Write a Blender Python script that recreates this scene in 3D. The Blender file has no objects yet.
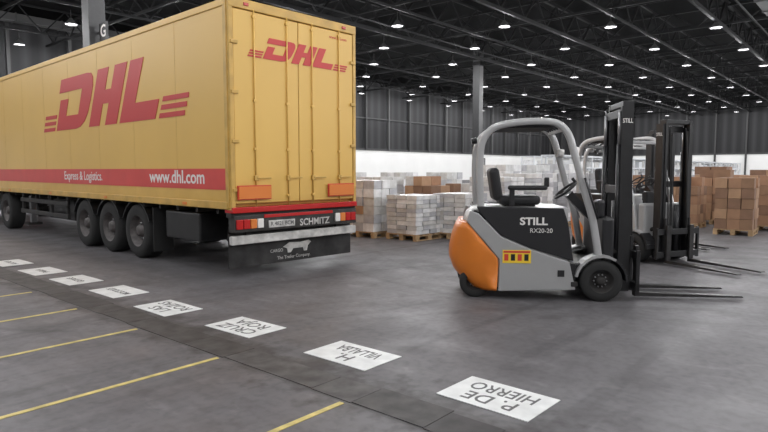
import bpy, bmesh, math, random
from mathutils import Matrix, Vector
random.seed(4)
scene=bpy.context.scene
scene.view_settings.view_transform='Standard'
R=math.radians
def H(a,b):   # right/forward metres measured from the viewer -> hall coordinates
    return (.653*a+.757*b, -.757*a+.653*b)
HEAD0=math.atan2(-.757,.653)

# ---------------- materials
def mat(name,col,rough=.5,metal=0,noise=0,nscale=5,bump=0,spec=.5):
    m=bpy.data.materials.new(name); m.use_nodes=True
    nt=m.node_tree; b=nt.nodes['Principled BSDF']
    b.inputs['Base Color'].default_value=(*col,1); b.inputs['Roughness'].default_value=rough
    b.inputs['Metallic'].default_value=metal
    b.inputs['Specular IOR Level'].default_value=spec
    if noise or bump:
        tc=nt.nodes.new('ShaderNodeTexCoord'); n=nt.nodes.new('ShaderNodeTexNoise')
        n.inputs['Scale'].default_value=nscale; n.inputs['Detail'].default_value=6
        nt.links.new(tc.outputs['Object'],n.inputs['Vector'])
        if noise:
            cr=nt.nodes.new('ShaderNodeValToRGB')
            cr.color_ramp.elements[0].position=.3; cr.color_ramp.elements[1].position=.7
            cr.color_ramp.elements[0].color=(*[c*(1-noise) for c in col],1)
            cr.color_ramp.elements[1].color=(*[min(1,c*(1+noise*.6)) for c in col],1)
            nt.links.new(n.outputs['Fac'],cr.inputs['Fac']); nt.links.new(cr.outputs['Color'],b.inputs['Base Color'])
        if bump:
            bp=nt.nodes.new('ShaderNodeBump'); bp.inputs['Strength'].default_value=bump
            nt.links.new(n.outputs['Fac'],bp.inputs['Height']); nt.links.new(bp.outputs['Normal'],b.inputs['Normal'])
    return m
def weathered(name,col,rough):
    m=mat(name,col,rough); nt=m.node_tree; N=nt.nodes; L=nt.links; b=N['Principled BSDF']
    tc=N.new('ShaderNodeTexCoord')
    n1=N.new('ShaderNodeTexNoise'); n1.inputs['Scale'].default_value=2.2; n1.inputs['Detail'].default_value=7; L.new(tc.outputs['Object'],n1.inputs['Vector'])
    n2=N.new('ShaderNodeTexNoise'); n2.inputs['Scale'].default_value=.5; n2.inputs['Detail'].default_value=4; L.new(tc.outputs['Object'],n2.inputs['Vector'])
    def ramp(src,p0,p1,c0):
        r=N.new('ShaderNodeValToRGB'); r.color_ramp.elements[0].position=p0; r.color_ramp.elements[1].position=p1
        r.color_ramp.elements[0].color=(*c0,1); r.color_ramp.elements[1].color=(1,1,1,1); L.new(src,r.inputs[0]); return r.outputs[0]
    def mul(a,c):
        x=N.new('ShaderNodeMix'); x.data_type='RGBA'; x.blend_type='MULTIPLY'; x.inputs[0].default_value=1
        L.new(a,x.inputs[6]); L.new(c,x.inputs[7]); return x.outputs[2]
    k=N.new('ShaderNodeRGB'); k.outputs[0].default_value=(*col,1)
    c=mul(k.outputs[0],ramp(n2.outputs[0],.35,.6,(.95,.945,.93)))
    sp=N.new('ShaderNodeSeparateXYZ'); L.new(tc.outputs['Object'],sp.inputs[0])
    ad=N.new('ShaderNodeMath'); ad.operation='MULTIPLY_ADD'; ad.inputs[1].default_value=.9; L.new(n1.outputs[0],ad.inputs[0]); L.new(sp.outputs[2],ad.inputs[2])
    mr=N.new('ShaderNodeMapRange'); mr.inputs[1].default_value=1.4; mr.inputs[2].default_value=1.95; L.new(ad.outputs[0],mr.inputs[0])
    c=mul(c,ramp(mr.outputs[0],0,1,(.84,.80,.75)))
    L.new(c,b.inputs['Base Color']); return m
M={}
M['yellow']=weathered('trailer_yellow',(.74,.465,.115),.42)
M['yellow_d']=mat('trailer_yellow_trim',(.60,.37,.09),.45,noise=.2,nscale=4)
M['red']=mat('livery_red',(.54,.03,.028),.45)
M['bandred']=mat('band_red',(.64,.07,.06),.45,noise=.08,nscale=2)
M['white']=mat('white_lettering',(.80,.78,.75),.5)
M['black']=mat('black_paint',(.012,.012,.013),.4,noise=.3,nscale=8)
M['blacks']=mat('black_satin',(.018,.018,.02),.3)
M['under']=mat('chassis_dark',(.022,.020,.019),.7,noise=.5,nscale=6)
M['rubber']=mat('rubber',(.016,.016,.016),.8,bump=.1,nscale=40)
M['flap']=mat('dusty_mud_flap',(.030,.029,.029),.75,noise=.65,nscale=5)
M['bumper']=mat('bumper_white',(.56,.55,.53),.5,noise=.4,nscale=7)
M['lightbar']=mat('dusty_light_bar',(.035,.032,.030),.6,noise=.6,nscale=7)
M['rim']=mat('wheel_rim_grey',(.10,.09,.088),.5,.3,noise=.4,nscale=12)
M['steel']=mat('steel',(.35,.35,.36),.35,.8)
M['fork']=mat('fork_steel',(.05,.048,.048),.4,.6,noise=.4,nscale=10)
M['silver']=mat('silver_paint',(.46,.46,.46),.3,.3,noise=.05)
M['grey']=mat('grey_panel',(.36,.36,.36),.35,.1,noise=.05)
M['orange']=mat('counterweight_orange',(.70,.20,.022),.38,noise=.08,nscale=3)
M['orref']=mat('reflective_orange',(.72,.21,.04),.4)
M['label']=mat('label_yellow',(.85,.6,.04),.5)
M['labelr']=mat('label_red',(.6,.05,.03),.5)
M['lampred']=mat('tail_lamp',(.48,.02,.02),.25)
M['sign']=mat('sign_white',(.74,.75,.74),.5,noise=.16,nscale=6)
M['ink']=mat('sign_ink',(.12,.12,.12),.6)
M['wood']=mat('pallet_wood',(.42,.28,.15),.8,noise=.3,nscale=9)
for i,c in enumerate([(.60,.60,.59),(.47,.47,.49),(.74,.74,.74),(.38,.38,.39),(.55,.54,.52)]):
    M['w%d'%i]=mat('wrapped_paper_%d'%i,c,.4,noise=.18,nscale=7)
for i,c in enumerate([(.34,.19,.11),(.27,.155,.09),(.40,.24,.14),(.23,.13,.08)]):
    M['b%d'%i]=mat('carton_brown_%d'%i,c,.75,noise=.12,nscale=5)
M['truss']=mat('truss_black',(.0055,.0055,.006),.8,spec=.25)
M['duct']=mat('duct_metal',(.06,.06,.06),.6,.1)
M['ceil']=mat('ceiling_deck',(.0015,.0015,.0018),.95,noise=.3,nscale=.4,spec=.1)
M['rack']=mat('rack_white',(.68,.70,.72),.5)
M['wallw']=mat('wall_panel_light',(.84,.84,.82),.7,noise=.05,nscale=.3)
M['post']=mat('wall_post_grey',(.04,.04,.04),.6)
M['wpost']=mat('wall_post_pale',(.08,.08,.08),.6)
M['seat']=mat('seat_vinyl',(.015,.015,.017),.55)

# ---------------- mesh builder
class MB:
    def __init__(s): s.bm=bmesh.new(); s.mats=[]
    def mi(s,k):
        if k not in s.mats: s.mats.append(k)
        return s.mats.index(k)
    def merge(s,vs,fs,k,X=None,smooth=False):
        i=s.mi(k); nv=[s.bm.verts.new((X@Vector(v)) if X else v) for v in vs]
        for n,f in enumerate(fs):
            try:
                fc=s.bm.faces.new([nv[j] for j in f]); fc.material_index=i
                fc.smooth=smooth[n] if isinstance(smooth,list) else smooth
            except ValueError: pass
    def mbm(s,t,k,X=None,smooth=False):
        t.verts.index_update()
        s.merge([v.co.copy() for v in t.verts],[[v.index for v in f.verts] for f in t.faces],k,X,smooth); t.free()
    def box(s,x0,x1,y0,y1,z0,z1,k,bev=0,rot=None):
        c=Vector(((x0+x1)/2,(y0+y1)/2,(z0+z1)/2))
        X=Matrix.Translation(c)@(rot if rot else Matrix())
        hx,hy,hz=abs(x1-x0)/2,abs(y1-y0)/2,abs(z1-z0)/2
        if not bev:
            vs=[(a*hx,b*hy,d*hz) for a in(-1,1) for b in(-1,1) for d in(-1,1)]
            s.merge(vs,[(0,1,3,2),(4,6,7,5),(0,4,5,1),(2,3,7,6),(0,2,6,4),(1,5,7,3)],k,X); return
        t=bmesh.new(); bmesh.ops.create_cube(t,size=2)
        for v in t.verts: v.co=Vector((v.co.x*hx,v.co.y*hy,v.co.z*hz))
        bmesh.ops.bevel(t,geom=list(t.edges),offset=min(bev,.45*2*min(hx,hy,hz)),segments=3,profile=.5,affect='EDGES')
        s.mbm(t,k,X)
    def bar(s,p,q,t,k,t2=None):
        p=Vector(p);q=Vector(q);d=q-p;L=d.length
        X=Matrix.Translation((p+q)/2)@d.to_track_quat('X','Z').to_matrix().to_4x4()
        hy=t/2;hz=(t2 or t)/2
        vs=[(a*L/2,b*hy,c*hz) for a in(-1,1) for b in(-1,1) for c in(-1,1)]
        s.merge(vs,[(0,1,3,2),(4,6,7,5),(0,4,5,1),(2,3,7,6),(0,2,6,4),(1,5,7,3)],k,X)
    def cyl(s,p,q,r,k,n=16,r2=None):
        p=Vector(p);q=Vector(q);d=q-p;L=d.length; r2=r if r2 is None else r2
        X=Matrix.Translation(p)@d.to_track_quat('Z','Y').to_matrix().to_4x4()
        vs=[];fs=[];sm=[]
        for i in range(n):
            a=2*math.pi*i/n; vs.append((r*math.cos(a),r*math.sin(a),0)); vs.append((r2*math.cos(a),r2*math.sin(a),L))
        for i in range(n):
            j=(i+1)%n; fs.append((2*i,2*j,2*j+1,2*i+1)); sm.append(True)
        fs.append([2*i for i in range(n)][::-1]); fs.append([2*i+1 for i in range(n)]); sm+=[False,False]
        s.merge(vs,fs,k,X,sm)
    def rev(s,prof,c,axis,k,n=40,sgn=1):
        vs=[];fs=[]
        for r,o in prof:
            for i in range(n):
                a=2*math.pi*i/n; u,v=r*math.cos(a),r*math.sin(a); o2=o*sgn
                vs.append((c[0]+o2,c[1]+u,c[2]+v) if axis=='x' else (c[0]+u,c[1]+o2,c[2]+v) if axis=='y' else (c[0]+u,c[1]+v,c[2]+o2))
        for j in range(len(prof)-1):
            for i in range(n):
                i2=(i+1)%n; fs.append((j*n+i,j*n+i2,(j+1)*n+i2,(j+1)*n+i))
        s.merge(vs,fs,k,None,True)
    def prism(s,pts,y0,y1,k,bev=0,plane='xz'):
        t=bmesh.new(); n=len(pts)
        f=lambda p,y:(p[0],y,p[1]) if plane=='xz' else (p[0],p[1],y) if plane=='xy' else (y,p[0],p[1])
        a=[t.verts.new(f(p,y0)) for p in pts]; b=[t.verts.new(f(p,y1)) for p in pts]
        t.faces.new(a); t.faces.new(b[::-1])
        for i in range(n): t.faces.new((a[i],b[i],b[(i+1)%n],a[(i+1)%n]))
        bmesh.ops.recalc_face_normals(t,faces=t.faces)
        if bev: bmesh.ops.bevel(t,geom=list(t.edges),offset=bev,segments=3,profile=.5,affect='EDGES')
        s.mbm(t,k)
    def loft(s,secs,k,smooth=True):
        n=len(secs[0]); vs=[v for c in secs for v in c]; fs=[];sm=[]
        for j in range(len(secs)-1):
            for i in range(n):
                i2=(i+1)%n; fs.append((j*n+i,j*n+i2,(j+1)*n+i2,(j+1)*n+i)); sm.append(smooth)
        fs.append(list(range(n))[::-1]); fs.append([(len(secs)-1)*n+i for i in range(n)]); sm+=[False,False]
        s.merge(vs,fs,k,None,sm)
    def sweep(s,pts,y,w,t,k,sub=6):
        P=[Vector((p[0],p[1])) for p in pts]; Q=[]
        for i in range(len(P)-1):
            p0=P[max(i-1,0)];p1=P[i];p2=P[i+1];p3=P[min(i+2,len(P)-1)]
            for j in range(sub):
                u=j/sub
                Q.append(.5*((2*p1)+(p2-p0)*u+(2*p0-5*p1+4*p2-p3)*u*u+(3*p1-p0-3*p2+p3)*u**3))
        Q.append(P[-1]); secs=[]
        for i,q in enumerate(Q):
            d=(Q[min(i+1,len(Q)-1)]-Q[max(i-1,0)]).normalized(); nrm=Vector((-d.y,d.x)); c=[]
            for e in range(12):
                a=2*math.pi*e/12; ca,sa=math.cos(a),math.sin(a)
                ca=math.copysign(abs(ca)**.5,ca);sa=math.copysign(abs(sa)**.5,sa)
                c.append((q.x+nrm.x*ca*t/2,y+sa*w/2,q.y+nrm.y*ca*t/2))
            secs.append(c)
        s.loft(secs,k)
    def text(s,body,size,k,X,bold=0,ax='LEFT',ext=.001,sx=1):
        c=bpy.data.curves.new('t','FONT'); c.body=body; c.size=size; c.offset=bold; c.extrude=ext
        c.align_x=ax; c.align_y='CENTER' if ax=='CENTER' else 'BOTTOM_BASELINE'; c.resolution_u=3; c.space_line=.85
        o=bpy.data.objects.new('t',c); scene.collection.objects.link(o)
        dg=bpy.context.evaluated_depsgraph_get(); me=o.evaluated_get(dg).to_mesh()
        s.merge([v.co.copy() for v in me.vertices],[list(p.vertices) for p in me.polygons],k,X@Matrix.Diagonal((sx,1,1,1)))
        bpy.data.objects.remove(o); bpy.data.curves.remove(c)
    def done(s,name,loc=(0,0,0),rz=0,parent=None,recalc=True):
        if recalc: bmesh.ops.recalc_face_normals(s.bm,faces=s.bm.faces)
        me=bpy.data.meshes.new(name); s.bm.to_mesh(me); s.bm.free()
        for k in s.mats: me.materials.append(M[k])
        o=bpy.data.objects.new(name,me); scene.collection.objects.link(o)
        o.location=loc; o.rotation_euler=(0,0,rz)
        if parent: o.parent=parent
        return o
def empty(name,loc,rz=0):
    o=bpy.data.objects.new(name,None); scene.collection.objects.link(o); o.location=loc; o.rotation_euler=(0,0,rz); return o
def frame(origin,xd,yd):
    x=Vector(xd).normalized();y=Vector(yd).normalized();z=x.cross(y)
    m=Matrix((x,y,z)).transposed().to_4x4(); m.translation=Vector(origin); return m

# ---------------- floor
def floor_mat():
    m=bpy.data.materials.new('concrete_floor'); m.use_nodes=True; nt=m.node_tree; N=nt.nodes; L=nt.links
    b=N['Principled BSDF']; tc=N.new('ShaderNodeTexCoord')
    def noise(sc,det=6,vec=None,dist=0):
        n=N.new('ShaderNodeTexNoise'); n.inputs['Scale'].default_value=sc; n.inputs['Detail'].default_value=det; n.inputs['Distortion'].default_value=dist
        L.new(vec or tc.outputs['Object'],n.inputs['Vector']); return n
    def ramp(src,p0,p1,c0,c1):
        r=N.new('ShaderNodeValToRGB'); r.color_ramp.elements[0].position=p0; r.color_ramp.elements[1].position=p1
        r.color_ramp.elements[0].color=(*c0,1); r.color_ramp.elements[1].color=(*c1,1); L.new(src,r.inputs['Fac']); return r
    def mix(f,a,c,mode='MIX'):
        x=N.new('ShaderNodeMix'); x.data_type='RGBA'; x.blend_type=mode
        if isinstance(f,float): x.inputs[0].default_value=f
        else: L.new(f,x.inputs[0])
        L.new(a,x.inputs[6]); L.new(c,x.inputs[7]); return x.outputs[2]
    def mth(op,a,v=None,c=None):
        q=N.new('ShaderNodeMath'); q.operation=op
        for i,z in enumerate((a,v,c)):
            if z is None: continue
            if isinstance(z,(int,float)): q.inputs[i].default_value=z
            else: L.new(z,q.inputs[i])
        return q.outputs[0]
    def mapping(sx,sy,rz):
        mp=N.new('ShaderNodeMapping'); mp.inputs['Scale'].default_value=(sx,sy,1); mp.inputs['Rotation'].default_value=(0,0,rz); L.new(tc.outputs['Object'],mp.inputs['Vector']); return mp.outputs['Vector']
    base=ramp(noise(.35).outputs['Fac'],.3,.7,(.126,.121,.127),(.160,.155,.162))
    st=ramp(noise(1.2,8,mapping(3.2,.25,.5)).outputs['Fac'],.35,.62,(.84,.83,.83),(1,1,1))
    c=mix(1.0,base.outputs['Color'],st.outputs['Color'],'MULTIPLY')
    sp=ramp(noise(14,8).outputs['Fac'],.34,.56,(.76,.75,.75),(1,1,1))
    c=mix(.8,c,sp.outputs['Color'],'MULTIPLY')
    blot=ramp(noise(2.1,7).outputs['Fac'],.30,.44,(.60,.58,.58),(1,1,1))
    c=mix(.6,c,blot.outputs['Color'],'MULTIPLY')
    for rz,s0 in((.15,1.1),(1.2,.8)):
        sc=ramp(noise(s0,3,mapping(.16,3.4,rz),.4).outputs['Fac'],.30,.38,(.68,.67,.67),(1,1,1))
        c=mix(.65,c,sc.outputs['Color'],'MULTIPLY')
    pale=ramp(noise(5,9,mapping(1,.5,.9),.8).outputs['Fac'],.60,.70,(1,1,1),(1.25,1.24,1.23))
    c=mix(1.0,c,pale.outputs['Color'],'MULTIPLY')
    # curved tyre marks left by turning trucks
    brk=noise(1.3,4).outputs['Fac']
    for (cx,cy,rad,wd) in((2.0,-1.5,6.2,.10),(2.0,-1.5,7.15,.09),(12.5,4.0,6.3,.09),(12.5,4.0,5.3,.08),(6.5,9.5,5.4,.07),(4.0,-3.0,9.6,.10),(15,-3,8.2,.09)):
        vd=N.new('ShaderNodeVectorMath'); vd.operation='DISTANCE'; L.new(tc.outputs['Object'],vd.inputs[0]); vd.inputs[1].default_value=(cx,cy,0)
        e=mth('ABSOLUTE',mth('SUBTRACT',vd.outputs['Value'],rad))
        f=mth('MULTIPLY_ADD',brk,.35,e)   # widen/narrow with noise
        r=ramp(f,.13+wd*.3,.17+wd,(.66,.65,.65),(1,1,1)); c=mix(.75,c,r.outputs['Color'],'MULTIPLY')
    sep=N.new('ShaderNodeSeparateXYZ'); L.new(tc.outputs['Object'],sep.inputs[0])
    ab=mth('ABSOLUTE',mth('SUBTRACT',sep.outputs[0],3.03))
    gr=ramp(mth('MULTIPLY_ADD',noise(3.5,7).outputs['Fac'],1.2,ab),.72,1.0,(.36,.34,.33),(1,1,1))
    c=mix(.85,c,gr.outputs['Color'],'MULTIPLY')
    for ax,per,off in((0,12.2,9.4),(1,12.2,1.2)):
        w=mth('LESS_THAN',mth('MODULO',mth('ADD',sep.outputs[ax],off+610),per),.012)
        k=N.new('ShaderNodeRGB'); k.outputs[0].default_value=(.08,.077,.078,1)
        c=mix(w,c,k.outputs[0])
    L.new(c,b.inputs['Base Color'])
    rr=N.new('ShaderNodeMapRange'); rr.inputs[1].default_value=.3; rr.inputs[2].default_value=.7; rr.inputs[3].default_value=.44; rr.inputs[4].default_value=.66
    L.new(noise(1.7,6).outputs['Fac'],rr.inputs[0]); L.new(rr.outputs[0],b.inputs['Roughness'])
    bp=N.new('ShaderNodeBump'); bp.inputs['Strength'].default_value=.05; L.new(noise(25,6).outputs['Fac'],bp.inputs['Height']); L.new(bp.outputs['Normal'],b.inputs['Normal'])
    b.inputs['Specular IOR Level'].default_value=.38
    return m
M['floor']=floor_mat()
XE=112; YN=52; YS=-42; XW=-22; ZC=13
b=MB(); b.box(XW,XE,YS,YN,-.3,0,'floor'); b.done('floor')

for i,c in enumerate([(.034,.031,.031),(.048,.044,.043),(.072,.067,.067)]):
    M['tr%d'%i]=mat('trench_cover_plate_%d'%i,c,.6,noise=.65,nscale=6,bump=.15)
xt,yt=H(-.65,4.48); xt+=.02
b=MB(); y=-6
while y<30:
    L=random.choice([.4,.5,.62,.8,1.1])
    b.box(xt-.16+random.uniform(-.015,.015),xt+.17+random.uniform(-.03,.02),y+.003,y+L-.003,.0005,.004+random.random()*.001,random.choice(['tr0','tr1','tr1','tr2'])); y+=L
b.done('trench_cover')

M['lineyel']=mat('lane_paint_yellow',(.60,.49,.17),.6,noise=.35,nscale=9)
for a,bb in[(-.28,3.94),(-1.41,4.9),(-2.48,5.81),(-3.53,6.67),(-4.6,7.6),(-5.6,8.5),(.8,3.05)]:
    X,Y=H(a,bb); X=min(X,xt-.2); b=MB(); b.box(-9,0,-.022,.022,.0005,.004,'lineyel'); b.done('lane_line',(X,Y,0))
txts=["P. DE\nHIERRO","H.\nVILLALBA","CRUZ\nROJA","LAS\nROZAS","MOSTOLES","GETAFE","PARLA","ALCALA"]
sp=[(.795,4.03),(-.276,4.98),(-1.41,5.89),(-2.5,6.72),(-3.48,7.64),(-4.46,8.45),(-5.38,9.2),(-6.4,10.03)]
for t,(a,bb) in zip(txts,sp):
    X,Y=H(a,bb); b=MB(); b.box(-.235,.235,-.36,.36,.0005,.006,'sign',.002)
    s=.20 if '\n' in t else .13
    lines=t.split('\n'); n=len(lines)
    for i,l in enumerate(lines):
        off=((n-1)/2-i)*.19
        w=.62/max(.3,len(l)*s*.68); w=min(1.0,w)
        b.text(l,s,'ink',frame((-off,0,.0075),(0,1,0),(-1,0,0)),bold=.001,ax='CENTER',ext=.0008,sx=w)
    b.done('floor_sign',(X,Y,0),random.uniform(-.03,.03))

# ---------------- shell
def pleat():
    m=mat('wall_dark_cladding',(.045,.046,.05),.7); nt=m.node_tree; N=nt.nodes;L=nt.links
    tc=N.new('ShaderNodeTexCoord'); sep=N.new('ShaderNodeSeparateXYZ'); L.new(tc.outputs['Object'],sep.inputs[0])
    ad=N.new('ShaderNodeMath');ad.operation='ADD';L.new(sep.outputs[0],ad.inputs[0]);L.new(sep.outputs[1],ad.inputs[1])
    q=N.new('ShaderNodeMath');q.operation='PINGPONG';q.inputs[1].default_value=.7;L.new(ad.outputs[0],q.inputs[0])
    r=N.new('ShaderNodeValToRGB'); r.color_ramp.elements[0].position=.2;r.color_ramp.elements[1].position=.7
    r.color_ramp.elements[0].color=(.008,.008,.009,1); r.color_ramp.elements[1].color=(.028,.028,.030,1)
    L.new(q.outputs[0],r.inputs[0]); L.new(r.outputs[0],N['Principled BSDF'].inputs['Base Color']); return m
M['clad']=pleat()
def wall(name,x0,x1,y0,y1):
    b=MB(); b.box(x0,x1,y0,y1,4.2,ZC,'clad'); b.box(x0,x1,y0,y1,0,4.2,'wallw'); b.done(name)
wall('wall_north',XW,XE,YN,YN+.4); wall('wall_east',XE,XE+.4,YS,YN); wall('wall_south',XW,XE,YS-.4,YS); wall('wall_west',XW-.4,XW,YS,YN)
b=MB(); b.box(XW,XE,YS,YN,ZC,ZC+.3,'ceil'); b.done('ceiling')
b=MB()
x=XW+2
i=0
while x<XE-1:
    b.box(x-.12,x+.12,YN-.35,YN,4.2,ZC,'post' if i%3 else 'wpost'); x+=4.5; i+=1
y=YS+2
while y<YN-1:
    b.box(XE-.35,XE,y-.12,y+.12,0,ZC,'post'); y+=4.5
b.box(XW,XE,YN-.2,YN,4.15,4.4,'post'); b.box(XE-.2,XE,YS,YN,4.15,4.4,'post')
b.box(XW,XE,YN-.25,YN,8.2,8.35,'post')
b.done('trim_1')
for i,(x) in enumerate([48,84]):
    b=MB(); b.box(-1.6,1.6,-.06,0,0,3.4,'grey',.02)
    for z in[.5,1.0,1.5,2.0,2.5,3.0]: b.box(-1.6,1.6,-.08,-.05,z,z+.04,'post')
    b.box(-1.75,-1.6,-.1,0,0,3.55,'post');b.box(1.6,1.75,-.1,0,0,3.55,'post');b.box(-1.75,1.75,-.1,0,3.4,3.55,'post')
    b.done('door_%d'%(i+1),(x,YN-.21,0))

def truss(b,p,q,z0,z1,step,t):
    p=Vector(p);q=Vector(q);d=q-p;L=d.length;n=max(1,round(L/step))
    for z in(z0,z1): b.bar((p.x,p.y,z),(q.x,q.y,z),t,'truss')
    for i in range(n):
        a=p+d*(i/n); c=p+d*((i+1)/n); m=(a+c)/2
        b.bar((a.x,a.y,z1),(m.x,m.y,z0),t*.55,'truss'); b.bar((m.x,m.y,z0),(c.x,c.y,z1),t*.55,'truss')
b=MB()
for y in[-36,-27,-18,-9,-1,4.5,9,13.5,18,22.5,27,36,45]: truss(b,(XW+.2,y),(XE-.4,y),11.0,12.7,3.0,.2 if y in(-1,9,18,27)else .13)
b.done('roof_truss')
b=MB()
x=-18+.7
while x<XE: 
    truss(b,(x,YS+.2),(x,YN-.4),11.4,12.6,3.0,.14)
    b.box(x+4.4,x+4.5,YS+.2,YN-.4,12.4,12.6,'truss') if x+4.5<XE-.5 else None
    x+=9
b.done('roof_truss')
b=MB()
for y in[31.5,40.5,49,-5,-14]: b.box(XW+.2,XE-.4,y-.05,y+.05,12.5,12.75,'truss')
for y in[7,25]: b.box(XW+.2,XE-.4,y-.04,y+.04,10.75,10.83,'truss')
b.done('cable_tray')
b=MB()
for y,x0,x1 in[(6.6,20,75),(47,-5,30)]:
    b.box(x0,x1,y-.45,y+.45,11.9,12.4,'duct',.05)
    x=x0+2
    while x<x1: b.box(x-.04,x+.04,y-.48,y+.48,11.85,12.45,'post'); x+=3
b.done('ventilation_duct')
for x,y in[(11.1,25.5),(46.2,28.7),(82.7,27.5),(46.7,-20),(82.7,-10)]:
    b=MB(); 
    b.box(-.34,.34,-.34,.34,.0,ZC,'black',.03); b.box(-.45,.45,-.45,.45,0,.25,'under',.02)
    b.box(-.42,.42,-.42,.42,10.9,11.2,'truss')
    b.done('steel_column',(x,y,0))
b=MB(); b.box(-.02,.02,-.36,.36,-.36,.36,'black'); b.box(-.02,.02,.34,.62,-.05,.05,'post'); b.text("G",.68,'white',frame((-.03,.0,0),(0,-1,0),(0,0,1)),bold=.012,ax='CENTER')
b.done('aisle_sign',(11.1,24.6,7.2))

# lamps: reflector cap with a glowing globe beneath
ld=bpy.data.lights.new('high_bay_light','POINT'); ld.shadow_soft_size=.26; ld.energy=450; ld.color=(.985,.985,1.0)
lamp_me=None
lampE=empty('high_bay_lamps',(0,0,0))
pts=[]
x=33.6-9*5
while x<XE-2:
    for y in[-31,-21,-11,-1,9,19,29,39,48]: pts.append((x,y))
    if x+4.5<XE-2:
        for y in[-36,-26,-16,-6,4,14,24,34,44]: pts.append((x+4.5,y))
    x+=9
for x,y in pts:
    if lamp_me is None:
        b=MB(); b.rev([(.0,.44),(.08,.43),(.14,.34),(.36,.07),(.37,.05),(.35,.06),(.13,.31),(0.001,.32)],(0,0,0),'z','post',16)
        b.cyl((0,0,.43),(0,0,.95),.02,'post',6)
        o=b.done('high_bay_lamp',(x,y,10.5)); lamp_me=o.data
    else:
        o=bpy.data.objects.new('high_bay_lamp',lamp_me); scene.collection.objects.link(o); o.location=(x,y,10.5)
    o.parent=lampE
    lo=bpy.data.objects.new('high_bay_light',ld); scene.collection.objects.link(lo); lo.location=(x,y,10.42); lo.parent=lampE
w=bpy.data.worlds.new('w'); scene.world=w; w.use_nodes=True; w.node_tree.nodes['Background'].inputs[0].default_value=(.02,.02,.022,1)

# ---------------- logo
def logo(b,O,u,v,sc,k,L0,L1):
    u=Vector(u);v=Vector(v);O=Vector(O);n=u.cross(v)*.006
    def poly(pts,sh=.5):
        P=[O+u*((p[0]+sh*p[1])*sc)+v*(p[1]*sc) for p in pts]; m=len(P)
        vs=[tuple(p+n) for p in P]+[tuple(p) for p in P]
        fs=[list(range(m))]+[(i,(i+1)%m,m+(i+1)%m,m+i) for i in range(m)]
        b.merge(vs,fs,k)
    def rect(x0,x1,z0,z1): poly([(x0,z0),(x1,z0),(x1,z1),(x0,z1)])
    rect(.0,.42,0,.60); rect(.42,1.05,0,.27)
    rect(-.12,1.05,.74,1); poly([(1.05,0),(1.25,.03),(1.42,.12),(1.52,.27),(1.56,.5),(1.56,.75),(1.5,.9),(1.38,.98),(1.2,1),(1.05,1)])
    o=1.68
    rect(o,o+.47,0,.46);rect(o,o+.47,.54,1);rect(o+.72,o+1.2,0,.46);rect(o+.72,o+1.2,.54,1);rect(o+.47,o+.72,.38,.62);rect(o+.0,o+.47,.46,.54);rect(o+.72,o+1.2,.46,.54)
    o=3.0
    rect(o,o+.47,0,1); rect(o+.47,o+1.3,0,.30)
    for i in range(3):
        z=.0+i*.125
        poly([(-L0,z),(-.10,z),(-.10,z+.075),(-L0,z+.075)]); poly([(4.42,z),(4.42+L1,z),(4.42+L1-.03,z+.075),(4.42,z+.075)])

# ---------------- trailer with its tractor unit (one articulated vehicle)
TX,TY=H(-2.20,8.45); TW=2.50; TL=13.6; TR=R(-1.9)
tr=empty('semi_trailer_truck',(TX,TY,0),TR)
b=MB()
b.box(0,TW,.06,TL,1.04,3.98,'yellow',.03)
for s in[1.5,3.0,4.5,6,7.5,9,10.5,12]: b.box(-.002,.001,s-.002,s+.002,1.1,3.9,'yellow_d')
b.box(-.015,.03,.06,TL,3.90,4.0,'yellow',.01); b.box(-.02,.03,.06,TL,1.02,1.13,'yellow_d',.01)
b.box(TW-.03,TW+.02,.06,TL,1.02,1.13,'yellow_d',.01)
b.box(-.006,.002,.10,TL-.1,1.30,1.61,'bandred')
b.box(TW-.002,TW+.006,.10,TL-.1,1.30,1.61,'bandred')
logo(b,(-.001,6.75,2.44),(0,-1,0),(0,0,1),1.06,'red',.75,.80)
logo(b,(TW+.001,2.0,2.44),(0,1,0),(0,0,1),1.03,'red',.75,.80)
b.text("Express & Logistics.",.25,'white',frame((-.008,6.4,1.39),(0,-1,0),(0,0,1)),bold=.002)
b.text("www.dhl.com",.29,'white',frame((-.008,2.45,1.385),(0,-1,0),(0,0,1)),bold=.005,sx=1.10)
b.box(-.012,.0,.02,.10,1.04,3.98,'yellow_d')
for s in[1.2,4.2,7.2,10.2]: b.box(-.03,-.02,s,s+.12,1.05,1.09,'orref')
b.done('box_body',parent=tr)
b=MB()
b.box(0,.07,-.03,.12,1.0,4.0,'yellow_d',.012); b.box(TW-.07,TW,-.03,.12,1.0,4.0,'yellow_d',.012); b.box(0,TW,-.035,.12,3.88,4.02,'yellow_d',.012)
b.box(.075,TW/2-.006,-.02,.06,1.10,3.87,'yellow',.01); b.box(TW/2+.006,TW-.075,-.02,.06,1.10,3.87,'yellow',.01)
for w_ in[.42,1.02,1.52,2.10]:
    b.cyl((w_,-.036,1.05),(w_,-.036,3.9),.011,'yellow',10)
    for z in[1.2,1.9,2.6,3.8]: b.box(w_-.03,w_+.03,-.048,-.015,z-.02,z+.02,'yellow',.008)
for w_ in[.42,1.02,1.52,2.10]:
    b.box(w_,w_+.26,-.066,-.053,1.46,1.485,'yellow_d',.006); b.box(w_-.035,w_+.045,-.058,-.02,1.43,1.51,'yellow_d',.01)
for z in[1.3,2.0,2.7,3.4]:
    for w_ in(.02,TW-.14): b.box(w_,w_+.12,-.05,-.02,z-.025,z+.025,'yellow_d',.008)
b.box(.10,.66,-.074,-.056,1.17,1.35,'orref'); b.box(TW-.66,TW-.10,-.074,-.056,1.17,1.35,'orref')
for x0 in(.10,TW-.66): b.box(x0-.015,x0+.575,-.06,-.045,1.155,1.365,'labelr')
logo(b,(.58,-.022,3.23),(1,0,0),(0,0,1),.315,'red',.85,.9)
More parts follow.
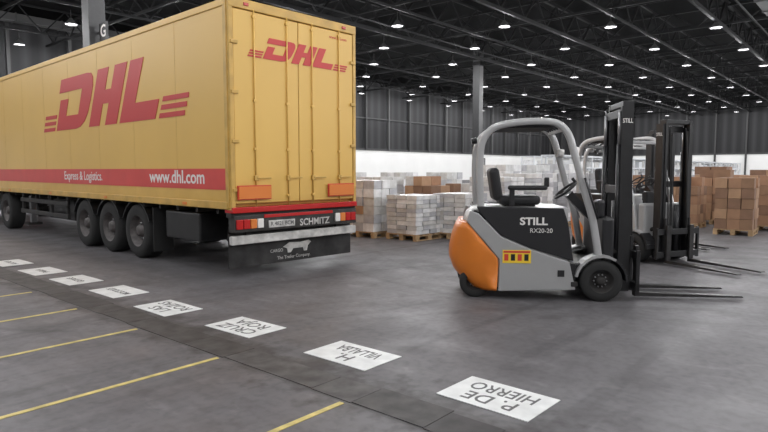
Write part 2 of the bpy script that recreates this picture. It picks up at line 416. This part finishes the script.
b.text("www.dhl.com",.07,'red',frame((1.9,-.022,3.74),(1,0,0),(0,0,1)),bold=.001)
for w_ in(.25,TW-.33): b.box(w_,w_+.08,-.05,-.03,3.93,3.97,'lampred')
b.done('rear_doors',parent=tr)
b=MB()
b.box(0,TW,-.05,.16,.965,1.05,'lampred',.01)
b.box(0,TW,.0,.12,.90,.97,'under')
b.box(.02,TW-.02,-.05,.10,.68,.93,'lightbar',.015)
b.box(.54,TW-.58,-.06,-.045,.875,.925,'lampred',.006)
for x0 in(.05,TW-.53):
    for j,kk in enumerate(['lampred','lampred','orref','white'] if x0<1 else ['white','orref','lampred','lampred']):
        b.box(x0+j*.12,x0+j*.12+.11,-.078,-.045,.73,.87,kk,.012)
b.box(.62,1.12,-.062,-.045,.72,.83,'bumper',.006); b.text("R 4821 BCM",.085,'ink',frame((.65,-.065,.75),(1,0,0),(0,0,1)),bold=.001)
b.text("SCHMITZ",.15,'bumper',frame((1.22,-.055,.715),(1,0,0),(0,0,1)),bold=.003)
b.box(.0,TW,-.02,.06,.50,.63,'bumper',.015)
b.box(.02,TW-.02,.10,.125,.14,.66,'flap',.006)
b.prism([(1.0,.38),(1.12,.44),(1.35,.43),(1.52,.45),(1.57,.42),(1.5,.36),(1.48,.28),(1.42,.28),(1.40,.34),(1.2,.34),(1.15,.28),(1.09,.28),(1.08,.35)],.092,.099,'bumper')
b.text("CARGO",.07,'bumper',frame((.75,.094,.31),(1,0,0),(0,0,1)),bold=.0)
b.text("The Trailer Company.",.075,'bumper',frame((.88,.094,.19),(1,0,0),(0,0,1)),bold=.0)
for x0 in(.3,TW-.4): b.box(x0,x0+.1,.06,.3,.5,1.0,'under')
b.done('rear_bumper',parent=tr)
AX=(3.15,4.34,5.55)
b=MB()
for x0 in(.62,TW-.74): b.box(x0,x0+.12,.15,TL-.5,.72,1.03,'under')
y=.4
while y<TL-.4: b.box(.05,TW-.05,y,y+.06,.94,1.03,'under'); y+=.6
for s in AX:
    b.cyl((.2,s,.5),(TW-.2,s,.5),.07,'under')
    b.box(.5,.65,s-.5,s+.2,.5,.6,'under'); b.box(TW-.65,TW-.5,s-.5,s+.2,.5,.6,'under')
    b.cyl((.58,s+.35,.5),(.58,s+.35,.9),.12,'rubber'); b.cyl((TW-.58,s+.35,.5),(TW-.58,s+.35,.9),.12,'rubber')
for xs in(.04,TW-.40):
    for s in AX:
        n=10
        for j in range(n):
            a0=math.pi*(.12+.76*j/n);a1=math.pi*(.12+.76*(j+1)/n); r=.56
            b.bar((xs+.18,s+r*math.cos(a0),.5+r*math.sin(a0)*.95),(xs+.18,s+r*math.cos(a1),.5+r*math.sin(a1)*.95),.36,'black',.02)
    b.box(xs,xs+.36,2.46,2.48,.18,.95,'rubber')
b.box(.08,.60,1.0,2.1,.46,.92,'black',.03); b.box(TW-.60,TW-.08,1.0,2.1,.46,.92,'black',.03)
for z in(.52,.80): 
    b.box(.03,.07,6.4,9.6,z,z+.10,'under',.01); b.box(TW-.07,TW-.03,6.4,9.6,z,z+.10,'under',.01)
for s in(6.5,7.5,8.5,9.5):
    b.box(.06,.12,s,s+.07,.5,1.03,'under'); b.box(TW-.12,TW-.06,s,s+.07,.5,1.03,'under')
b.box(.25,.62,6.6,8.3,.45,.93,'black',.04)
for x0 in(.35,TW-.5):
    b.box(x0,x0+.14,9.9,10.04,.22,1.0,'steel',.01); b.box(x0-.1,x0+.24,9.84,10.10,.16,.22,'under')
b.bar((.42,9.97,.6),(TW-.42,9.97,.6),.06,'under')
b.done('chassis',parent=tr)
def wheel(b,c,axis,r,w_,sgn,rimk='rim'):
    b.rev([(r*.58,w_*.5),(r*.72,w_*.52),(r*.92,w_*.5),(r,w_*.40),(r,-w_*.40),(r*.92,-w_*.5),(r*.58,-w_*.5)],c,axis,'rubber',48,sgn)
    b.rev([(r*.60,w_*.5),(r*.56,w_*.47),(r*.52,w_*.2),(r*.36,w_*.12),(r*.30,w_*.16),(r*.22,w_*.18),(r*.20,w_*.42),(r*.12,w_*.46),(0.001,w_*.46)],c,axis,rimk,48,sgn)
    b.rev([(r*.58,-w_*.5),(.001,-w_*.45)],c,axis,rimk,48,sgn)
    for i in range(10):
        a=2*math.pi*i/10; u,v=r*.30*math.cos(a),r*.30*math.sin(a); o0,o1=w_*.12*sgn,w_*.24*sgn
        p=(c[0]+o0,c[1]+u,c[2]+v) if axis=='x' else (c[0]+u,c[1]+o0,c[2]+v)
        q=(c[0]+o1,c[1]+u,c[2]+v) if axis=='x' else (c[0]+u,c[1]+o1,c[2]+v)
        b.cyl(p,q,r*.035,'steel',6)
b=MB()
for s in AX:
    wheel(b,(.24,s,.49),'x',.49,.36,-1); wheel(b,(TW-.24,s,.49),'x',.49,.36,1)
b.done('trailer_wheels',parent=tr,recalc=False)
b=MB()
for x0 in(.75,TW-.87): b.box(x0,x0+.12,10.3,16.4,.52,.70,'under')
b.box(.3,TW-.3,11.2,12.4,.70,.93,'under',.02) 
b.box(.05,.7,12.7,14.2,.4,.9,'steel',.06); b.box(TW-.7,TW-.05,12.7,14.2,.4,.9,'steel',.06)
cab=[(14.35,.75),(14.35,3.3),(14.6,3.75),(15.6,3.6),(16.45,2.6),(16.55,1.8),(16.6,.45),(15.95,.45),(15.9,.75)]
b.prism(cab,.04,TW-.04,'bandred',.05,plane='yz')
b.prism([(15.65,2.0),(15.75,2.75),(16.2,2.65),(16.35,2.0)],.025,.045,'black',plane='yz')
b.prism([(15.65,2.0),(15.75,2.75),(16.2,2.65),(16.35,2.0)],TW-.045,TW-.025,'black',plane='yz')
b.bar((.25,16.36,2.4),(TW-.25,16.36,2.4),.05,'black',.9)
b.box(.05,TW-.05,16.5,16.66,.35,.8,'under',.04)
b.done('tractor_cab',parent=tr)
b=MB()
for s in(11.0,15.1):
    wheel(b,(.24,s,.50),'x',.50,.34,-1); wheel(b,(TW-.24,s,.50),'x',.50,.34,1)
    b.cyl((.3,s,.5),(TW-.3,s,.5),.08,'under')
b.done('tractor_wheels',parent=tr,recalc=False)

# ---------------- forklift
def forklift(loc,rz,main=True):
    e=empty('forklift',loc,rz)
    b=MB()
    def plan(xf,xr,hw,z,n=14,pw=2.6):
        c=[(xf,-hw,z)]
        rad=min(.55,(xf-xr))
        for i in range(n+1):
            t=-math.pi/2+math.pi*i/n
            cx=math.cos(t);sy=math.sin(t)
            X=xr+rad-rad*abs(cx)**(2/pw); Y=hw*math.copysign(abs(sy)**(2/pw),sy)
            c.append((X,Y,z))
        c.append((xf,hw,z)); return c
    secs=[]
    for z,xf,xr,hw in[(.10,-1.24,-1.50,.48),(.14,-1.24,-1.58,.52),(.22,-1.237,-1.67,.54),(.32,-1.235,-1.76,.548),(.45,-1.23,-1.81,.55),(.52,-1.24,-1.82,.55),(.62,-1.33,-1.815,.55),(.74,-1.43,-1.79,.545),(.86,-1.535,-1.75,.535),(.95,-1.61,-1.70,.52)]:
        secs.append(plan(xf,xr,hw,z))
    b.loft(secs,'orange')
    b.loft([plan(-.4,xr,hw,z) for z,xr,hw in[(.14,-1.4,.50),(.3,-1.6,.505),(.5,-1.62,.51),(.9,-1.66,.51),(1.06,-1.60,.50),(1.13,-1.50,.47)]],'grey')
    for sg in(-1,1):
        y0,y1=(.50,.55) if sg>0 else(-.55,-.50)
        b.prism([(-1.58,1.10),(-1.47,1.06),(-1.2,.78),(-.85,.63),(-.38,.48),(-.30,.14),(-1.225,.11),(-1.215,.50),(-1.31,.61),(-1.41,.73),(-1.52,.85),(-1.62,.97)],y0,y1,'grey',.012)
        y0,y1=(.49,.54) if sg>0 else(-.54,-.49)
        b.prism([(-1.50,1.15),(-.46,1.13),(-.40,.95),(-.33,.49),(-.85,.645),(-1.2,.795),(-1.46,1.07)],y0,y1,'blacks',.012)
    b.prism([(-1.55,1.10),(-.44,1.12),(-.42,.98),(-1.5,.98)],-.49,.49,'black',.03)
    b.box(-.45,.18,-.50,.50,.34,.46,'black',.02)
    b.box(-.36,-.30,-.52,.52,.14,.46,'black',.01)
    b.box(.02,.16,-.48,.48,.30,1.02,'blacks' if main else 'grey',.04)
    b.box(-.36,-.28,-.56,-.50,.18,.24,'under',.01)
    for sg in(-1,1):
        for j in range(12):
            a0=math.pi*(.0+.95*j/12);a1=math.pi*(.0+.95*(j+1)/12);r=.30
            b.bar((r*math.cos(a0),sg*.46,.255+r*math.sin(a0)),(r*math.cos(a1),sg*.46,.255+r*math.sin(a1)),.2,'grey' if j>3 else 'blacks',.03)
    b.box(-.1,.22,-.4,.4,.12,.4,'under',.02)
    hoop=[(-1.44,1.08),(-1.455,1.40),(-1.46,1.70),(-1.43,1.94),(-1.30,2.10),(-1.05,2.16),(-.75,2.175),(-.55,2.15),(-.42,2.03),(-.34,1.80),(-.22,1.38),(-.10,.98),(-.02,.52)]
    for y in(-.47,.47): b.sweep(hoop,y,.07,.085,'silver',5)
    for x,z in((-1.36,2.04),(-.46,2.09)): b.box(x-.03,x+.03,-.45,.45,z-.03,z+.03,'silver',.01)
    for i in range(6):
        y=-.36+i*.144
        b.sweep([(-1.36,2.06),(-1.15,2.125),(-.85,2.15),(-.6,2.14),(-.46,2.09)],y,.03,.03,'blacks',3)
    b.box(-1.2,-.6,-.43,.43,2.10,2.115,'under')
    b.cyl((-1.47,.0,1.97),(-1.54,.0,1.96),.04,'blacks')
    for y in(-.42,.42): b.cyl((-.36,y,1.82),(-.28,y,1.81),.055,'white')
    b.box(-1.20,-.68,-.25,.25,1.15,1.27,'seat',.05); b.box(-1.12,-.74,-.2,.2,1.11,1.16,'under')
    b.box(-1.30,-1.17,-.23,.23,1.20,1.62,'seat',.055,rot=Matrix.Rotation(R(-9),4,'Y'))
    b.box(-1.1,-.62,-.36,-.27,1.34,1.40,'seat',.025); b.box(-.66,-.60,-.35,-.28,1.38,1.50,'blacks',.015); b.box(-1.08,-1.02,-.34,-.29,1.15,1.35,'blacks')
    b.bar((.04,0.05,.95),(-.28,0.05,1.28),.10,'blacks')
    c=Vector((-.32,.05,1.33)); nrm=Vector((-.62,0,.78)).normalized(); X=Matrix.Translation(c)@nrm.to_track_quat('Z','Y').to_matrix().to_4x4()
    vs=[];fs=[];n=28;m=8
    for i in range(n):
        a=2*math.pi*i/n
        for j in range(m):
            q=2*math.pi*j/m; rr=.165+.016*math.cos(q); vs.append((rr*math.cos(a),rr*math.sin(a),.016*math.sin(q)))
    for i in range(n):
        for j in range(m): fs.append((i*m+j,((i+1)%n)*m+j,((i+1)%n)*m+(j+1)%m,i*m+(j+1)%m))
    b.merge(vs,fs,'seat',X,True)
    for a in(90,210,330):
        p=X@Vector((0,0,-.02)); q=X@Vector((.165*math.cos(R(a)),.165*math.sin(R(a)),0)); b.bar(p,q,.025,'seat')
    b.cyl(X@Vector((.0,.16,.0)),X@Vector((0,.16,.07)),.02,'seat',10)
    b.box(-.02,.08,-.35,-.15,1.0,1.22,'blacks',.03); b.box(-.04,.0,-.33,-.17,1.06,1.2,'under',.01)
    b.bar((-.08,.3,.95),(-.16,.3,1.22),.02,'steel'); b.cyl((-.16,.3,1.21),(-.175,.3,1.26),.022,'seat')
    b.cyl((-.06,-.53,1.0),(-.22,-.53,1.5),.014,'blacks',8)
    if main: b.text("STILL",.125,'white',frame((-.98,-.552,.93),(1,0,0),(0,0,1)),bold=.004,sx=1.15); b.text("RX20-20",.075,'white',frame((-.86,-.552,.835),(1,0,0),(0,0,1)),bold=.0)
    b.box(-1.18,-.84,-.556,-.549,.46,.62,'label'); 
    for j in range(4): b.box(-1.16+j*.08,-1.11+j*.08,-.558,-.555,.49,.57,'black' if j%2 else 'labelr')
    b.box(-1.17,-.85,-.558,-.555,.585,.61,'labelr')
    b.box(-.52,-.44,-.557,-.551,.30,.38,'black')
    b.done('body',parent=e)
    b=MB()
    for sg in(-1,1):
        wheel(b,(0,sg*.46,.25),'y',.25,.20,sg,'under'); wheel(b,(-1.50,sg*.33,.19),'y',.19,.16,sg,'under')
    b.box(-1.45,-1.2,-.25,.25,.08,.16,'under')
    b.done('wheels',parent=e,recalc=False)
    b=MB()
    def chan(y,x0,x1,z0,z1,sg,t=.014,w=.055):
        b.box(x0,x1,y-t/2,y+t/2,z0,z1,'black'); 
        b.box(x0,x0+t,y-(w if sg>0 else 0),y+(0 if sg>0 else w),z0,z1,'black'); b.box(x1-t,x1,y-(w if sg>0 else 0),y+(0 if sg>0 else w),z0,z1,'black')
    for sg in(-1,1):
        chan(sg*.35,.24,.38,.10,2.36,sg); chan(sg*.30,.265,.395,.13,2.42,sg,w=.05)
        b.cyl((.235,sg*.30,.2),(.235,sg*.30,1.9),.034,'blacks',12); b.cyl((.235,sg*.30,1.9),(.235,sg*.30,2.3),.022,'steel',12)
        b.cyl((-.02,sg*.30,.52),(.26,sg*.30,.60),.035,'under')
        b.bar((.43,sg*.22,.6),(.37,sg*.235,2.25),.03,'under',.008)
    if main: b.cyl((.30,0,.2),(.30,0,1.2),.05,'blacks')
    else: b.cyl((.30,.12,.2),(.30,.12,1.0),.05,'blacks')
    for z,xx in((2.28,.24),(1.35,.23),(.42,.23),(.14,.24)): b.box(xx,xx+.03,-.34,.34,z-.05,z+.05,'black',.006)
    b.box(.27,.39,-.29,.29,2.36,2.43,'black',.008)
    b.text("STILL",.075,'white',frame((.25,-.36,2.16),(1,0,0),(0,0,1)),bold=.001,sx=.7)
    for y in(-.20,-.17,.20): b.sweep([(.36,2.3),(.40,1.9),(.43,1.3),(.45,.7),(.44,.45)],y,.018,.018,'rubber',4)
    for z in(.12,.50): b.box(.42,.465,-.50,.50,z,z+.10,'black',.008)
    for y in(-.30,.26): b.box(.40,.44,y,y+.04,.10,.78,'black',.006)
    b.box(.42,.46,-.50,-.46,.1,.62,'black'); b.box(.42,.46,.46,.50,.1,.62,'black')
    for sg in(-1,1):
        y=sg*.27
        b.box(.465,.505,y-.05,y+.05,.035,.66,'fork',.006)
        b.prism([(.465,.03),(.465,.078),(.56,.078),(1.74,.052),(1.76,.035),(1.75,.03)],y-.05,y+.05,'fork',.004)
    b.done('mast',parent=e)
    return e
def place(a,b_,deg,main=True):
    ang=R(deg)
    hx,hy=math.cos(ang),math.sin(ang)
    oa=a-(-.56)*(-hy); ob=b_-(-.56)*hx
    X,Y=H(oa,ob); return forklift((X,Y,0),HEAD0+ang,main)
place(2.62,7.02,-5)
place(4.30,10.15,-66,False)
place(5.35,12.9,-66,False)

# ---------------- pallets
def stack(name,a,b_,h,w_,d,pal,bs=(.4,.3,.25),rz=0,gap=.008,miss=0):
    b=MB(); X,Y=H(a,b_)
    for i in range(5): b.box(-w_/2+i*(w_-.1)/4,-w_/2+i*(w_-.1)/4+.1,-d/2,d/2,.12,.144,'wood')
    for y in(-d/2,-.05,d/2-.1): b.box(-w_/2,w_/2,y,y+.1,.10,.12,'wood'); b.box(-w_/2,w_/2,y,y+.1,0,.022,'wood')
    for x in(-w_/2,-.06,w_/2-.12):
        for y in(-d/2,-.05,d/2-.1): b.box(x,x+.12,y,y+.1,.022,.10,'wood')
    nx=max(1,round(w_/bs[0]));ny=max(1,round(d/bs[1]));nz=max(1,round((h-.144)/bs[2]))
    sx,sy,sz=w_/nx,d/ny,(h-.144)/nz
    for k in range(nz):
        for i in range(nx):
            for j in range(ny):
                if 0<i<nx-1 and 0<j<ny-1 and k<nz-1: continue
                if k==nz-1 and random.random()<miss: continue
                jx=random.uniform(-.012,.012);jy=random.uniform(-.012,.012)
                b.box(-w_/2+i*sx+gap+jx,-w_/2+(i+1)*sx-gap+jx,-d/2+j*sy+gap+jy,-d/2+(j+1)*sy-gap+jy,.146+k*sz,.146+(k+1)*sz-gap*.8,random.choice(pal))
    return b.done(name,(X,Y,0),rz)
Wt=['w0','w1','w2','w4','w2']; Bt=['b0','b1','b2','b3']; Mx=['w0','w2','b2','w4','w1']
P='pallet_of_cartons'; Q='pallet_of_wrapped_magazines'
stack(P,-.35,14.3,1.35,.9,1.0,Mx+['w2','w0'],(.3,.3,.2),.05)
stack(Q,.72,13.7,1.02,1.0,.9,Wt,(.25,.3,.10),-.03)
stack(Q,1.80,13.9,1.05,1.0,.9,Wt,(.25,.3,.10),.02)
stack(Q,-.1,16.6,1.40,1.0,.9,Wt,(.4,.3,.22))
stack(P,1.2,16.3,1.42,.9,.9,Bt+['w0','w2'],(.4,.3,.25),0,miss=.3)
stack(P,2.15,17.4,1.20,.8,.9,Bt+['w0'],(.4,.3,.25),0,miss=.3)
stack(Q,2.85,14.9,1.42,1.0,1.0,['w1','w2','w0'],(.3,.3,.12))
stack(Q,3.9,16.0,1.50,1.0,1.0,['w1','w2','w0'],(.3,.3,.12))
stack(Q,5.1,17.2,1.50,1.0,1.0,['w1','w2','w1'],(.3,.3,.12))
stack(Q,3.5,18.0,1.75,1.0,1.0,['w0','w1','w2'],(.4,.3,.2))
stack(Q,4.7,19.2,1.75,1.0,1.0,['w0','w1','w2'],(.4,.3,.2))
stack(Q,6.5,18.6,1.5,1.0,1.0,['w0','w1','w3'],(.4,.3,.2))
stack(Q,6.0,20.7,1.8,1.0,1.0,['w0','w1','w2'],(.4,.3,.2))
stack(P,8.80,14.7,1.40,.95,.85,Bt,(.32,.3,.24),.04,miss=.3)
stack(P,8.45,16.5,1.40,.85,.85,Bt,(.32,.3,.24),-.05,miss=.3)
stack(P,10.1,15.8,1.45,.9,.9,Bt,(.42,.4,.24),0,miss=.3)
stack(P,9.9,17.6,1.6,1.0,.9,Bt,(.42,.4,.24),0,miss=.3)
stack(P,11.6,17.2,1.6,1.0,.9,Bt,(.42,.4,.24),0,miss=.2)
stack(P,10.7,19.2,1.7,1.0,.9,Bt,(.42,.4,.24),0,miss=.2)
stack(P,12.6,19.4,1.6,1.0,.9,Bt,(.42,.4,.24),0,miss=.2)
for i in range(5):
    stack(P,8.3+i*1.9,22+i*.6,1.4,1.1,1.0,Bt if i%2 else Mx,(.42,.4,.24),0,miss=.2)
for i in range(4):
    stack(Q,-1.2+i*1.8,23+random.random()*1.5,1.5,1.1,1.0,Wt,(.4,.3,.25),0,miss=.2)
def rack(x0,x1,y,h,d=1.0):
    b=MB(); x=x0
    while x<=x1+.01:
        for yy in(0,d): b.box(x-.04,x+.04,yy-.04,yy+.04,0,h,'rack')
        for z in(.5,1.2): b.bar((x,0,z),(x,d,z+.5),.03,'rack')
        x+=2
    n=int(h/.55)
    for k in range(n+1):
        z=.12+k*(h-.15)/n
        b.box(x0,x1,-.03,d+.03,z,z+.05,'rack')
        if k<n:
            xx=x0+.1
            while xx<x1-.6:
                if random.random()<.8: b.box(xx,xx+.52,.05,d-.08,z+.05,z+.05+random.uniform(.2,.4),random.choice(['w2','w1','w0','rack','w4']))
                xx+=.6
    b.done('storage_rack',(0,y,0))
rack(26,64,11.0,2.2); rack(34,76,15.5,2.5); rack(40,84,20,2.6)

# ---------------- camera
cam=bpy.data.cameras.new('cam'); cam.lens=590/768*36; cam.sensor_width=36; cam.clip_end=400
co=bpy.data.objects.new('camera',cam); scene.collection.objects.link(co)
co.location=(0,0,1.59); co.rotation_euler=(R(90-4.46),0,math.atan2(.653,.757)-math.pi/2)
scene.camera=co
